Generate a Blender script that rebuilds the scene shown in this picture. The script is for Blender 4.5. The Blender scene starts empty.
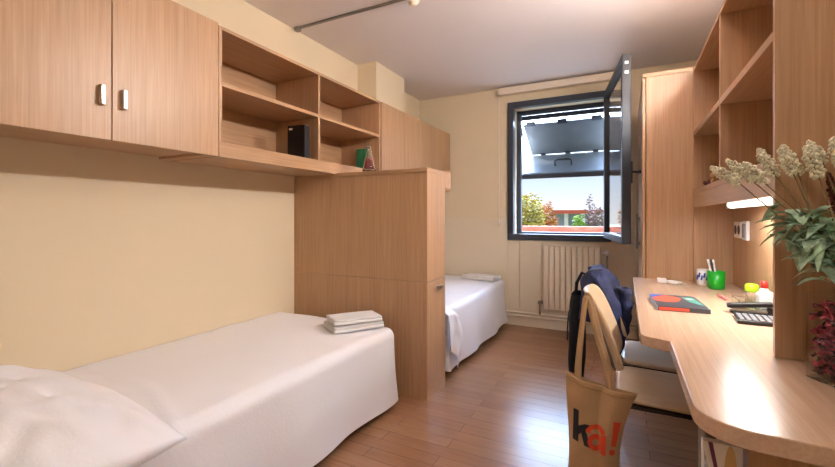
import bpy, bmesh, math, random
from math import sin, cos, pi, radians as R, hypot
from mathutils import Vector, Matrix, noise as mnoise
rnd = random.Random(7)
FILL_LAMP, TOP_LAMP, SKY_LOW, SKY_HIGH, SUN = 13, 122, .5, 15.0, 1.5
C = bpy.context.scene.collection
S = bpy.context.scene

# ------------------------------------------------------------------ colours / materials
def lin(r, g, b):
    f = lambda c: (c/255/12.92) if c/255 <= .04045 else ((c/255+.055)/1.055)**2.4
    return (f(r), f(g), f(b), 1)

def new_mat(name):
    m = bpy.data.materials.new(name); m.use_nodes = True
    nt = m.node_tree; b = nt.nodes['Principled BSDF']
    return m, nt, b

def plain(name, col, rough=.5, metal=0, bump=0, bscale=200, var=0, vscale=6, spec=.5, sheen=0):
    m, nt, b = new_mat(name)
    b.inputs['Base Color'].default_value = lin(*col)
    b.inputs['Roughness'].default_value = rough
    b.inputs['Metallic'].default_value = metal
    b.inputs['Specular IOR Level'].default_value = spec
    if sheen: b.inputs['Sheen Weight'].default_value = sheen
    tc = nt.nodes.new('ShaderNodeTexCoord')
    if var:
        n = nt.nodes.new('ShaderNodeTexNoise'); n.inputs['Scale'].default_value = vscale; n.inputs['Detail'].default_value = 4
        nt.links.new(tc.outputs['Object'], n.inputs['Vector'])
        r = nt.nodes.new('ShaderNodeValToRGB')
        r.color_ramp.elements[0].position = .3; r.color_ramp.elements[1].position = .7
        r.color_ramp.elements[0].color = lin(*[max(0, c*(1-var)) for c in col])
        r.color_ramp.elements[1].color = lin(*[min(255, c*(1+var*.5)) for c in col])
        nt.links.new(n.outputs['Fac'], r.inputs['Fac']); nt.links.new(r.outputs['Color'], b.inputs['Base Color'])
    if bump:
        n2 = nt.nodes.new('ShaderNodeTexNoise'); n2.inputs['Scale'].default_value = bscale; n2.inputs['Detail'].default_value = 3
        nt.links.new(tc.outputs['Object'], n2.inputs['Vector'])
        bp = nt.nodes.new('ShaderNodeBump'); bp.inputs['Strength'].default_value = bump; bp.inputs['Distance'].default_value = .01
        nt.links.new(n2.outputs['Fac'], bp.inputs['Height']); nt.links.new(bp.outputs['Normal'], b.inputs['Normal'])
    return m

def wood(name, axis, c1, c2, rough=.38):
    m, nt, b = new_mat(name)
    tc = nt.nodes.new('ShaderNodeTexCoord'); mp = nt.nodes.new('ShaderNodeMapping')
    sc = {'X': (1.2, 55, 55), 'Y': (55, 1.2, 55), 'Z': (55, 55, 1.2)}[axis]
    mp.inputs['Scale'].default_value = sc
    nt.links.new(tc.outputs['Object'], mp.inputs['Vector'])
    n = nt.nodes.new('ShaderNodeTexNoise'); n.inputs['Scale'].default_value = 2.2; n.inputs['Detail'].default_value = 5; n.inputs['Roughness'].default_value = .62
    nt.links.new(mp.outputs['Vector'], n.inputs['Vector'])
    r = nt.nodes.new('ShaderNodeValToRGB')
    r.color_ramp.elements[0].position = .30; r.color_ramp.elements[1].position = .66
    r.color_ramp.elements[0].color = lin(*c2); r.color_ramp.elements[1].color = lin(*c1)
    nt.links.new(n.outputs['Fac'], r.inputs['Fac'])
    mp2 = nt.nodes.new('ShaderNodeMapping'); mp2.inputs['Scale'].default_value = tuple(.16*s for s in sc)
    nt.links.new(tc.outputs['Object'], mp2.inputs['Vector'])
    n2 = nt.nodes.new('ShaderNodeTexNoise'); n2.inputs['Scale'].default_value = 1.5; n2.inputs['Detail'].default_value = 2
    nt.links.new(mp2.outputs['Vector'], n2.inputs['Vector'])
    mx = nt.nodes.new('ShaderNodeMixRGB'); mx.blend_type = 'MULTIPLY'; mx.inputs['Fac'].default_value = .22
    nt.links.new(r.outputs['Color'], mx.inputs['Color1']); nt.links.new(n2.outputs['Fac'], mx.inputs['Color2'])
    nt.links.new(mx.outputs['Color'], b.inputs['Base Color'])
    b.inputs['Roughness'].default_value = rough
    return m

BE1, BE2 = (199, 162, 126), (179, 138, 100)
WZ = wood('beech_vertical', 'Z', BE1, BE2)
WY = wood('beech_lengthwise', 'Y', BE1, BE2)
WX = wood('beech_crosswise', 'X', BE1, BE2)
DESK = wood('desk_laminate', 'Y', (216, 186, 160), (202, 168, 140), .26)
PLY = wood('birch_ply', 'X', (228, 204, 172), (216, 190, 154), .35)
PLYZ = wood('birch_ply_upright', 'Z', (228, 204, 172), (216, 190, 154), .35)
WALL = plain('cream_wall_paint', (222, 207, 179), .6, bump=.05, bscale=160, spec=.3)
PANEL = plain('cream_wall_panel', (222, 210, 188), .45, spec=.4)
CEIL = plain('white_ceiling_paint', (232, 225, 224), .8, spec=.2)
SHEET = plain('white_cotton', (236, 236, 242), .6, bump=.12, bscale=90, sheen=.3)
TOWEL = plain('white_terry', (238, 236, 236), .9, bump=.6, bscale=500)
CHROME = plain('brushed_steel', (200, 200, 198), .3, 1)
GREYM = plain('grey_metal', (150, 148, 142), .4, .8)
DARKM = plain('dark_steel', (60, 56, 54), .4, .8)
ALU = plain('dark_grey_aluminium', (60, 66, 78), .35, .3)
SHUT = plain('grey_shutter_panel', (112, 120, 130), .45, .1, var=.05)
BLACK = plain('black_plastic', (18, 18, 20), .35)
BLACKF = plain('black_fabric', (16, 17, 24), .9, bump=.4, bscale=120)
NAVY = plain('navy_fabric', (36, 45, 84), .75, bump=.4, bscale=60, var=.35, vscale=14)
WHITE = plain('white_plastic', (236, 236, 238), .4)
GREYP = plain('grey_plastic', (150, 152, 158), .4)
CREAM = plain('cream_plastic', (230, 216, 198), .4)
RAD = plain('cream_radiator_enamel', (230, 218, 198), .35)
CANVAS = plain('tan_canvas', (202, 168, 126), .85, bump=.5, bscale=260, var=.06, vscale=9)
INKK = plain('charcoal_ink', (44, 46, 52), .8)
INKR = plain('orange_red_ink', (226, 84, 52), .8)
GREEN = plain('bright_green_plastic', (18, 158, 36), .35)
LIME = plain('lime_plastic', (176, 232, 40), .35)
PINK = plain('pink_plastic', (238, 130, 130), .4)
RED = plain('red_plastic', (214, 52, 44), .4)
BLUE = plain('blue_print', (44, 80, 170), .5)
PAPER = plain('paper', (232, 228, 220), .8)
DGREEN = plain('dark_green_card', (24, 104, 68), .6)
COVER = plain('dark_grey_cover', (66, 70, 78), .35)
CORAL = plain('coral_print', (232, 92, 70), .4)
TEAL = plain('teal_print', (84, 150, 138), .4)
LEAF = plain('sage_leaf', (168, 200, 172), .7, var=.35, vscale=30)
STEM = plain('dry_stem', (126, 112, 76), .8)
SPIKE = plain('cream_blossom', (240, 232, 208), .85, var=.2, vscale=80)
RSPIKE = plain('dark_red_blossom', (88, 34, 30), .85, var=.3, vscale=80)
PETAL = plain('dried_red_petals', (186, 64, 84), .7, var=.5, vscale=40)
PETAL2 = plain('dark_maroon_seeds', (72, 22, 28), .6, var=.4, vscale=60)
TERRA = plain('red_brick_parapet', (190, 112, 92), .8, var=.15, vscale=5)
PAVE = plain('terrace_paving', (212, 200, 186), .9, var=.1)
GRASS = plain('dry_grass', (120, 124, 70), .95, var=.3, vscale=.6)
TREEY = plain('yellow_green_leaves', (178, 162, 82), .8, var=.3, vscale=1.5)
TREEO = plain('autumn_orange_leaves', (190, 130, 74), .8, var=.3, vscale=1.5)
TREEG = plain('green_leaves', (118, 148, 58), .8, var=.3, vscale=2)
BARE = plain('grey_brown_twigs', (122, 98, 94), .9, var=.3, vscale=2)
TRUNK = plain('bark', (88, 72, 60), .9)
PERG = plain('red_painted_beam', (172, 80, 66), .7)
CONC = plain('white_column_paint', (190, 190, 196), .7)
PURPLE = plain('plum_print', (112, 58, 106), .6)
BEIGE = plain('beige_print', (214, 186, 138), .6)
STONEG = plain('grey_speckle_print', (190, 188, 196), .7, var=.3, vscale=60)
GOLD = plain('figurine_brown', (96, 44, 40), .5, var=.4, vscale=60)
CARD = plain('kraft_card', (190, 146, 104), .8)

def emis(name, col, st):
    m, nt, b = new_mat(name)
    b.inputs['Base Color'].default_value = lin(*col)
    b.inputs['Emission Color'].default_value = lin(*col); b.inputs['Emission Strength'].default_value = st
    return m
TUBE = emis('lit_lamp_tube', (255, 250, 244), 1.0)
DIFF = emis('lit_lamp_diffuser', (255, 226, 196), 6.0)

def glass(name, col=(255, 255, 255), rough=0):
    m, nt, b = new_mat(name)
    b.inputs['Base Color'].default_value = lin(*col)
    b.inputs['Transmission Weight'].default_value = 1
    b.inputs['Roughness'].default_value = rough; b.inputs['IOR'].default_value = 1.45
    return m
GLASS = glass('clear_glass')
VGLASS = glass('thin_vase_glass'); VGLASS.node_tree.nodes['Principled BSDF'].inputs['IOR'].default_value = 1.2
GLASSP = glass('clear_plastic', (240, 248, 244), .08)

def floor_mat():
    m, nt, b = new_mat('varnished_plank_floor')
    tc = nt.nodes.new('ShaderNodeTexCoord')
    br = nt.nodes.new('ShaderNodeTexBrick')
    br.inputs['Scale'].default_value = 1; br.inputs['Brick Width'].default_value = .9; br.inputs['Row Height'].default_value = .085
    br.inputs['Mortar Size'].default_value = .0012; br.inputs['Mortar Smooth'].default_value = .2; br.offset = .37
    br.inputs['Color1'].default_value = lin(156, 114, 82); br.inputs['Color2'].default_value = lin(145, 103, 73)
    br.inputs['Mortar'].default_value = lin(84, 54, 38)
    nt.links.new(tc.outputs['Object'], br.inputs['Vector'])
    mp = nt.nodes.new('ShaderNodeMapping'); mp.inputs['Scale'].default_value = (2.5, 45, 1)
    nt.links.new(tc.outputs['Object'], mp.inputs['Vector'])
    n = nt.nodes.new('ShaderNodeTexNoise'); n.inputs['Scale'].default_value = 2; n.inputs['Detail'].default_value = 5
    nt.links.new(mp.outputs['Vector'], n.inputs['Vector'])
    mx = nt.nodes.new('ShaderNodeMixRGB'); mx.blend_type = 'OVERLAY'; mx.inputs['Fac'].default_value = .22
    nt.links.new(br.outputs['Color'], mx.inputs['Color1']); nt.links.new(n.outputs['Fac'], mx.inputs['Color2'])
    nt.links.new(mx.outputs['Color'], b.inputs['Base Color'])
    n3 = nt.nodes.new('ShaderNodeTexNoise'); n3.inputs['Scale'].default_value = 6
    nt.links.new(tc.outputs['Object'], n3.inputs['Vector'])
    mr = nt.nodes.new('ShaderNodeMapRange'); mr.inputs['To Min'].default_value = .24; mr.inputs['To Max'].default_value = .28
    nt.links.new(n3.outputs['Fac'], mr.inputs['Value']); nt.links.new(mr.outputs['Result'], b.inputs['Roughness'])
    bp = nt.nodes.new('ShaderNodeBump'); bp.inputs['Strength'].default_value = .12; bp.inputs['Distance'].default_value = .004
    nt.links.new(br.outputs['Fac'], bp.inputs['Height']); bp.invert = True
    nt.links.new(bp.outputs['Normal'], b.inputs['Normal'])
    return m
FLOOR = floor_mat()

# ------------------------------------------------------------------ mesh helpers
class MB:
    def __init__(s): s.bm = bmesh.new()
    def box(s, x0, x1, y0, y1, z0, z1, mat=None):
        v = [s.bm.verts.new(p) for p in ((x0,y0,z0),(x1,y0,z0),(x1,y1,z0),(x0,y1,z0),(x0,y0,z1),(x1,y0,z1),(x1,y1,z1),(x0,y1,z1))]
        for f in ((3,2,1,0),(4,5,6,7),(0,1,5,4),(1,2,6,5),(2,3,7,6),(3,0,4,7)): s.bm.faces.new([v[i] for i in f])
        if mat: bmesh.ops.transform(s.bm, matrix=mat, verts=v)
        return s
    def prism(s, pts, z0, z1):
        a = [s.bm.verts.new((x, y, z0)) for x, y in pts]; b = [s.bm.verts.new((x, y, z1)) for x, y in pts]
        n = len(pts); s.bm.faces.new(a[::-1]); s.bm.faces.new(b)
        for i in range(n): s.bm.faces.new((a[i], a[(i+1) % n], b[(i+1) % n], b[i]))
        return s
    def tube(s, path, r, n=10, cap=True):
        P = [Vector(p) for p in path]; rings = []
        up = None
        for i, p in enumerate(P):
            d = (P[min(i+1, len(P)-1)] - P[max(i-1, 0)]).normalized()
            if up is None:
                up = Vector((0,0,1)) if abs(d.z) < .9 else Vector((1,0,0))
            a = d.cross(up).normalized(); b2 = a.cross(d).normalized(); up = b2
            rr = r[i] if isinstance(r, (list, tuple)) else r
            rings.append([s.bm.verts.new(p + rr*(cos(2*pi*k/n)*a + sin(2*pi*k/n)*b2)) for k in range(n)])
        for q, w in zip(rings, rings[1:]):
            for k in range(n): s.bm.faces.new((q[k], q[(k+1) % n], w[(k+1) % n], w[k]))
        if cap: s.bm.faces.new(rings[0][::-1]); s.bm.faces.new(rings[-1])
        return s
    def lathe(s, prof, cx=0, cy=0, n=28, z=0):
        rings = [[s.bm.verts.new((cx+r*cos(2*pi*k/n), cy+r*sin(2*pi*k/n), z+h)) for k in range(n)] for r, h in prof]
        for q, w in zip(rings, rings[1:]):
            for k in range(n): s.bm.faces.new((q[k], q[(k+1) % n], w[(k+1) % n], w[k]))
        if prof[0][0] > 1e-5: s.bm.faces.new(rings[0][::-1])
        if prof[-1][0] > 1e-5: s.bm.faces.new(rings[-1])
        return s
    def grid(s, nu, nv, fn, closed_u=False):
        g = [[s.bm.verts.new(fn(i/(nu if closed_u else nu-1), j/(nv-1))) for i in range(nu)] for j in range(nv)]
        for j in range(nv-1):
            for i in range(nu if closed_u else nu-1):
                i2 = (i+1) % nu
                s.bm.faces.new((g[j][i], g[j][i2], g[j+1][i2], g[j+1][i]))
        return g
    def ball(s, c, r, sub=1, sc=(1,1,1)):
        ret = bmesh.ops.create_icosphere(s.bm, subdivisions=sub, radius=r)
        bmesh.ops.transform(s.bm, matrix=Matrix.Translation(c) @ Matrix.Diagonal((*sc, 1)), verts=ret['verts'])
        return s

ORG = {}
def obj(name, mb, mat, parent=None, bevel=0, smooth=False, solid=0, kind=None, label=None, subsurf=0):
    bm = mb.bm if isinstance(mb, MB) else mb
    bmesh.ops.recalc_face_normals(bm, faces=bm.faces)
    me = bpy.data.meshes.new(name)
    off = Vector((0,0,0))
    if parent is not None: off = ORG.get(parent.name, Vector((0,0,0)))
    if parent is None:      # origin at the base centre
        vs = [v.co for v in bm.verts]
        off = Vector((sum(v.x for v in vs)/len(vs), sum(v.y for v in vs)/len(vs), min(v.z for v in vs)))
    for v in bm.verts: v.co -= off
    bm.to_mesh(me); bm.free()
    me.materials.append(mat)
    o = bpy.data.objects.new(name, me); C.objects.link(o)
    if smooth:
        for p in me.polygons: p.use_smooth = True
    if parent is not None:
        o.parent = parent; ORG[o.name] = off
    else:
        o.location = off; ORG[o.name] = off
    if solid:
        m = o.modifiers.new('solid', 'SOLIDIFY'); m.thickness = solid; m.offset = 0
    if bevel:
        m = o.modifiers.new('bevel', 'BEVEL'); m.width = bevel; m.segments = 2; m.limit_method = 'ANGLE'
    if subsurf:
        m = o.modifiers.new('sub', 'SUBSURF'); m.levels = subsurf; m.render_levels = subsurf
    if kind: o['kind'] = kind
    if label: o['label'] = label
    return o
def thing(name, label, cat, loc=(0,0,0), rz=0, group=None):
    o = bpy.data.objects.new(name, None); C.objects.link(o)
    o.empty_display_size = .05
    o.location = loc; o.rotation_euler = (0,0,rz); o['label'] = label; o['category'] = cat
    if group: o['group'] = group
    ORG[o.name] = Vector(loc)
    return o
def local(t): ORG[t.name] = Vector((0,0,0)); return t      # children meshes are given in the thing's own frame
def tag(o, label, cat, group=None):
    o['label'] = label; o['category'] = cat
    if group: o['group'] = group
    return o
def struct(name, mb, mat, **k): return obj(name, mb, mat, kind='structure', **k)
def bx(*a): return MB().box(*a)

# ------------------------------------------------------------------ the room
XL, XR, YB, YF, H = -2.205, .61, 4.38, -1.7, 2.555
struct('floor', bx(XL-.1, XR+.1, YF-.1, YB, -.1, 0), FLOOR)
struct('ceiling', bx(XL-.1, XR+.1, YF-.1, YB+.34, H, H+.1), CEIL)
w = bx(XL-.1, XL, YF, YB, 0, H); w.box(XL, -2.0, 3.10, 3.62, 2.125, H)
struct('wall_left', w, WALL)
struct('wall_right', bx(XR, XR+.1, YF, YB, 0, H), WALL)
struct('wall_front', bx(XL-.1, XR+.1, YF-.1, YF, 0, H), WALL)
WX0, WX1, WZ0, WZ1 = -1.137, -.125, .913, 2.384          # outer edges of the window frame
w = MB(); ox0, ox1, oz0, oz1 = WX0+.03, WX1-.03, WZ0+.03, WZ1-.03
w.box(XL-.1, ox0, YB, YB+.34, 0, H); w.box(ox1, XR+.1, YB, YB+.34, 0, H)
w.box(ox0, ox1, YB, YB+.34, 0, oz0); w.box(ox0, ox1, YB, YB+.34, oz1, H)
struct('wall_back', w, WALL)
w = MB(); w.box(XL, WX0-.001, YB-.012, YB, .10, 1.135); w.box(WX0-.001, -1.014, YB-.012, YB, .10, .905); w.box(-1.008, XR, YB-.012, YB, .10, .905)
struct('trim_1', w, PANEL, bevel=.002)
struct('baseboard_back', bx(XL, .09, YB-.022, YB, 0, .1), PANEL, bevel=.003)

# window
t = bpy.data.objects.new('window_1', None); C.objects.link(t); t['kind'] = 'structure'; t.location = (-.63, YB, WZ0); ORG['window_1'] = Vector(t.location)
fw = .062
def ring(mb, x0, x1, z0, z1, y0, y1, a):
    mb.box(x0, x1, y0, y1, z0, z0+a); mb.box(x0, x1, y0, y1, z1-a, z1)
    mb.box(x0, x0+a, y0, y1, z0+a, z1-a); mb.box(x1-a, x1, y0, y1, z0+a, z1-a); return mb
obj('window_frame', ring(MB(), WX0, WX1, WZ0, WZ1, YB-.03, YB+.05, fw), ALU, t, bevel=.003)
obj('outer_frame', ring(MB(), ox0+.001, ox1-.001, oz0+.001, oz1-.001, YB+.27, YB+.33, .045), ALU, t, bevel=.003)
obj('window_sill', bx(ox0+.002, ox1-.002, YB+.051, YB+.269, oz0, oz0+.02), ALU, t)
# the opened sash, hinged on the right-hand jamb and swung about 98 degrees into the room
sw, sz0, sz1 = 1.02, .955, 2.345
hx, hy = -.165, YB-.035
sash_dir = Vector((.168, -1.0, 0)).normalized(); sn = Vector((-sash_dir.y, sash_dir.x, 0))
M = Matrix(((sash_dir.x, sn.x, 0, hx), (sash_dir.y, sn.y, 0, hy), (0, 0, 1, 0), (0, 0, 0, 1)))
s = MB()
for b in ((0,.055,-.03,.03,sz0,sz1),(sw-.055,sw,-.03,.03,sz0,sz1),(.055,sw-.055,-.03,.03,sz0,sz0+.055),(.055,sw-.055,-.03,.03,sz1-.055,sz1)):
    s.box(*b, mat=M)
sash = obj('sash', s, plain('dark_sash_aluminium', (40, 44, 52), .4, .2), t, bevel=.003)
obj('pane', MB().box(.05, sw-.05, -.006, .006, sz0+.05, sz1-.05, mat=M), GLASS, sash)
hd = MB(); hd.box(sw-.045, sw-.012, .03, .042, 1.40, 1.56, mat=M); hd.box(sw-.035, sw-.02, .042, .085, 1.475, 1.49, mat=M)
hd.box(sw-.14, sw-.02, .085, .10, 1.472, 1.494, mat=M)
obj('handle', hd, BLACK, sash, bevel=.002)
for z in (1.05, 2.2): obj('hinge', MB().tube([(hx+.02, hy+.0, z), (hx+.02, hy, z+.09)], .009), GREYM, sash)
for z in (2.20, 2.27): obj('catch', MB().box(sw, sw+.004, -.012, .012, z, z+.02, mat=M), CHROME, sash)

# folding shutter outside
t = thing('folding_shutter', 'grey two-panel shutter folded up outside the window', 'shutter', (-.63, YB+.36, 1.6))
sx0, sx1 = -1.06, -.19
A = Vector((0, YB+.36, 2.235)); K = Vector((0, YB+.90, 1.935)); B = Vector((0, YB+.36, 1.635))
def slab(p, q, g0, g1, th=.018):
    d = (q-p); L = d.length; d.normalize(); n = Vector((0, -d.z, d.y))
    mt = Matrix(((1,0,0,0), (0,d.y,n.y,p.y), (0,d.z,n.z,p.z), (0,0,0,1)))
    return mt, L
mt, L = slab(A, K, 0, 0)
obj('upper_panel', MB().box(sx0, sx1, .035, L-.02, -.009, .009, mat=mt), SHUT, t, bevel=.002)
for x in (-.97, -.63, -.28): obj('top_hinge', MB().box(x-.05, x+.05, -.01, .05, -.016, .0, mat=mt), ALU, t)
for x in (-.92, -.63, -.32): obj('middle_hinge', MB().box(x-.03, x+.03, L-.05, L+.02, -.02, .006, mat=mt), ALU, t)
mt, L = slab(K, B, 0, 0)
lp = obj('lower_panel', MB().box(sx0, sx1, .02, L-.03, -.009, .009, mat=mt), SHUT, t, bevel=.002)
hd = MB(); hd.tube([(-.73, .40, -.012), (-.73, .40, .07), (-.70, .40, .085), (-.58, .40, .085), (-.55, .40, .07), (-.55, .40, -.012)], .008)
bmesh.ops.transform(hd.bm, matrix=mt @ Matrix.Diagonal((1, 1, -1, 1)), verts=hd.bm.verts)
obj('pull_handle', hd, BLACK, lp, smooth=True)
obj('bottom_rail', bx(sx0-.02, sx1+.02, B.y-.02, B.y+.02, B.z-.045, B.z+.005), ALU, t, bevel=.002)
obj('top_rail', bx(sx0-.02, sx1+.02, A.y-.02, A.y+.02, A.z+.03, A.z+.075), ALU, t)
for x in (sx0-.015, sx1+.02): obj('stay', MB().tube([(x, A.y, A.z-.05), (x, A.y+.18, 1.98)], .008, 6), ALU, t)
for x in (sx0-.03, sx1+.03): obj('guide_rail', bx(x-.014, x+.014, A.y-.03, A.y+.01, .96, 2.31), ALU, t)

# roller blind
t = thing('roller_blind', 'cream roller blind cassette on the wall above the window', 'blind', (-.62, YB, 2.46))
obj('cassette', bx(-1.215, -.04, YB-.075, YB-.001, 2.468, 2.54), CREAM, t, bevel=.006)
obj('end_cap', bx(-1.235, -1.216, YB-.07, YB-.001, 2.472, 2.537), PANEL, t, bevel=.004)
obj('chain', MB().tube([(-1.225, YB-.04, 2.475), (-1.225, YB-.035, 1.8), (-1.225, YB-.04, 1.12)], .0025, 6), WHITE, t)
obj('chain_weight', MB().lathe([(.0, 0), (.006, .004), (.007, .05), (.003, .06)], -1.225, YB-.04, 10, 1.06), WHITE, t, smooth=True)

# radiator and pipes
t = thing('radiator', 'cream column radiator on the wall below the window', 'radiator', (-.48, YB-.07, .22))
n = 10; x0, x1 = -.745, -.215; cw = (x1-x0)/n
for i in range(n):
    m = MB(); a = x0+i*cw
    m.box(a+.003, a+cw-.003, YB-.115, YB-.035, .225, .86)
    m.box(a+.012, a+cw-.012, YB-.121, YB-.115, .25, .835)
    obj('section', m, RAD, t, bevel=.006)
for z in (.28, .81): obj('manifold', MB().tube([(x0-.01, YB-.07, z), (x1+.01, YB-.07, z)], .016), RAD, t, smooth=True)
obj('valve', MB().tube([(x0-.01, YB-.07, .28), (x0-.06, YB-.07, .28)], .014).tube([(x0-.045, YB-.10, .28), (x0-.045, YB-.04, .28)], .017).tube([(x0-.045, YB-.07, .28), (x0-.045, YB-.07, .15)], .009), GREYM, t, smooth=True)
obj('valve', MB().tube([(x1+.01, YB-.07, .81), (x1+.05, YB-.07, .81)], .012).lathe([(0,0),(.018,.002),(.018,.035),(.012,.04),(0,.04)], x1+.055, YB-.07, 14, .79), WHITE, t, smooth=True)
for x in (x0+.1, x1-.13): obj('bracket', bx(x, x+.03, YB-.034, YB-.0125, .7, .76), RAD, t)
for z, lb in ((.147, 'upper of the two cream heating pipes along the window wall'), (.112, 'lower of the two cream heating pipes along the window wall')):
    tag(obj('heating_pipe', MB().tube([(XL+.01, YB-.045, z), (.085, YB-.045, z)], .011), RAD, smooth=True), lb, 'pipe', 'heating pipes along the window wall')
tag(obj('heating_pipe', MB().tube([(x1+.055, YB-.07, .78), (x1+.055, YB-.07, .40), (x1+.07, YB-.07, .345), (x1+.11, YB-.07, .335), (.07, YB-.07, .345)], .010), GREYM, smooth=True), 'bare grey heating pipe running right from the radiator', 'pipe')

# ceiling rail + round fitting
t = thing('curtain_rail', 'thin grey curtain rail fixed across the ceiling', 'rail', (-1.7, 2.28, H-.03))
obj('track', bx(-2.14, -1.24, 2.272, 2.290, H-.016, H-.001), GREYM, t, bevel=.002)
obj('end_bracket', bx(-2.178, -2.14, 2.262, 2.298, H-.03, H-.001), GREYM, t, bevel=.002)
tag(obj('ceiling_rose', MB().lathe([(0,-.062),(.02,-.060),(.034,-.048),(.038,-.03),(.038,-.001)], -1.20, 2.29, 24, H), CREAM, smooth=True), 'round cream fitting on the ceiling at the end of the rail', 'ceiling fitting')

# ------------------------------------------------------------------ cabinets on the left wall
XC = -1.81                                # front plane
def pull(par, y, z, L=.078):
    m = MB(); m.box(XC, XC+.022, y-.009, y+.009, z, z+L)
    return obj('handle', m, CHROME, par, bevel=.004)
XD = XC-.02                               # carcass front
t = thing('wall_cabinet', 'beech wall cabinet with two steel-handled doors over the near bed', 'cabinet', (XL, .887, 1.455), 0, 'wall cabinets on the left wall')
obj('carcass', bx(XL+.002, XD-.001, .412, 1.361, 1.47, 2.12), WY, t, bevel=.001)
obj('bottom_rail', bx(XL+.002, XD-.001, 1.30, 1.361, 1.457, 1.469), WX, t)
d = obj('door', bx(XD, XC, .413, .8855, 1.455, 2.122), WZ, t, bevel=.0015); pull(d, .848, 1.585)
d = obj('door', bx(XD, XC, .8885, 1.361, 1.455, 2.122), WZ, t, bevel=.0015); pull(d, .926, 1.585)
# open shelves
t = thing('wall_bookshelf', 'open beech bookshelf with four compartments on the left wall', 'bookshelf', (XL, 2.1, 1.455))
ya, yb, ym = 1.364, 2.866, 2.112
obj('top_panel', bx(XL+.002, XC, ya, yb, 2.094, 2.112), WY, t, bevel=.001)
obj('bottom_panel', bx(XL+.002, XC, ya, yb, 1.455, 1.53), WY, t, bevel=.001)
for y in (ya, yb-.018): obj('side_panel', bx(XL+.002, XC-.001, y, y+.018, 1.53, 2.094), WZ, t)
obj('divider', bx(XL+.012, XC-.0005, ym-.009, ym+.009, 1.53, 2.094), WZ, t, bevel=.001)
obj('back_panel', bx(XL+.002, XL+.011, ya+.018, yb-.018, 1.53, 2.094), WY, t)
for a, b in ((ya+.018, ym-.009), (ym+.009, yb-.018)):
    obj('shelf', bx(XL+.012, XC-.002, a, b, 1.812, 1.834), WY, t, bevel=.001)
t = thing('wall_cabinet', 'beech wall cabinet with three plain doors beside the window wall', 'cabinet', (XL, 3.6, 1.455), 0, 'wall cabinets on the left wall')
obj('carcass', bx(XL+.002, XD-.001, 2.87, YB-.014, 1.47, 2.112), WY, t)
for a, b in ((2.888, 3.273), (3.276, 3.642), (3.645, YB-.015)):
    obj('door', bx(XD, XC, a, b, 1.455, 2.114), WZ, t, bevel=.0015)

# things on the open shelves
t = local(thing('media_box', 'upright black box with a small white mark on the lower shelf', 'box', (-1.875, 1.985, 1.531), R(8)))
obj('box_body', bx(-.065, .065, -.024, .024, 0, .208), BLACK, t, bevel=.004)
# the face towards the camera is -y
obj('white_mark', bx(-.052, -.027, -.0252, -.0242, .178, .190), PAPER, t)
obj('spine', bx(.056, .0662, -.0247, .0247, .004, .204), DARKM, t, bevel=.002)
tag(obj('green_book', bx(-2.0, -1.915, 2.79, 2.838, 1.531, 1.718), DGREEN, bevel=.003), 'green upright book at the end of the lower shelf', 'book')
# bottle on the partition
t = thing('glass_bottle', 'small conical glass bottle of red beads on the partition top', 'bottle', (-1.576, 2.352, 1.463))
bp_ = [(.0,.0),(.044,.0),(.047,.006),(.045,.03),(.036,.075),(.024,.115),(.018,.135),(.017,.165),(.021,.172),(.021,.178),(.0155,.178),(.0145,.165),(.0155,.135),(.021,.114),(.033,.074),(.0415,.03),(.042,.008),(.0,.007)]
obj('bottle_glass', MB().lathe(bp_, -1.576, 2.352, 28, 1.463), GLASS, t, smooth=True)
fil = MB()
r2 = random.Random(3)
for i in range(260):
    h = .014+r2.random()*.082; R0 = max(.006, .034-.25*max(0, h-.03)); a = r2.random()*2*pi; q = R0*math.sqrt(r2.random())
    fil.ball((-1.576+q*cos(a), 2.352+q*sin(a), 1.463+h), .0055, 1)
tag(obj('red_beads', fil, plain('deep_red_beads', (150, 50, 56), .4), smooth=True), 'dark red beads filling the small bottle', 'beads'); bpy.data.objects['red_beads']['kind'] = 'stuff'

# ------------------------------------------------------------------ partition cupboard between the beds
PX, PY0, PY1 = -1.105, 2.296, 2.58
t = thing('partition_cupboard', 'narrow beech partition cupboard standing between the two beds', 'cupboard', (-1.64, 2.44, 0))
obj('upper_body', bx(XL+.002, PX-.001, PY0+.002, PY1, .746, 1.436), WZ, t, bevel=.001)
obj('lower_body', bx(XL+.002, PX-.022, PY0, PY1, .0, .744), WZ, t, bevel=.001)
obj('left_stile', bx(XL+.001, XL+.02, PY0-.004, PY0-.0005, .0, 1.436), WZ, t)
obj('top_panel', bx(XL+.002, PX, PY0-.002, PY1+.10, 1.437, 1.462), WX, t, bevel=.001)
obj('shelf_fascia', bx(XL+.002, PX-.0005, PY1+.001, PY1+.10, 1.35, 1.436), WX, t, bevel=.001)
d = obj('door', bx(PX-.021, PX, PY0+.001, PY1, .06, .742), WZ, t, bevel=.0015)
obj('handle', MB().lathe([(0,-.0),(.006,.0),(.006,.018),(0,.018)], 0, 0, 12).box(-.011,.011,-.028,.045,.018,.026, mat=None), CHROME, d)
h_ = d.children[0]
for v in h_.data.vertices:
    x, y, z = v.co+ORG[t.name]; v.co = Vector((PX+z, PY0+.14+y, .695+x))-ORG[t.name]
obj('plinth', bx(PX-.021, PX, PY0+.001, PY1, .0, .058), WX, t)

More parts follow.
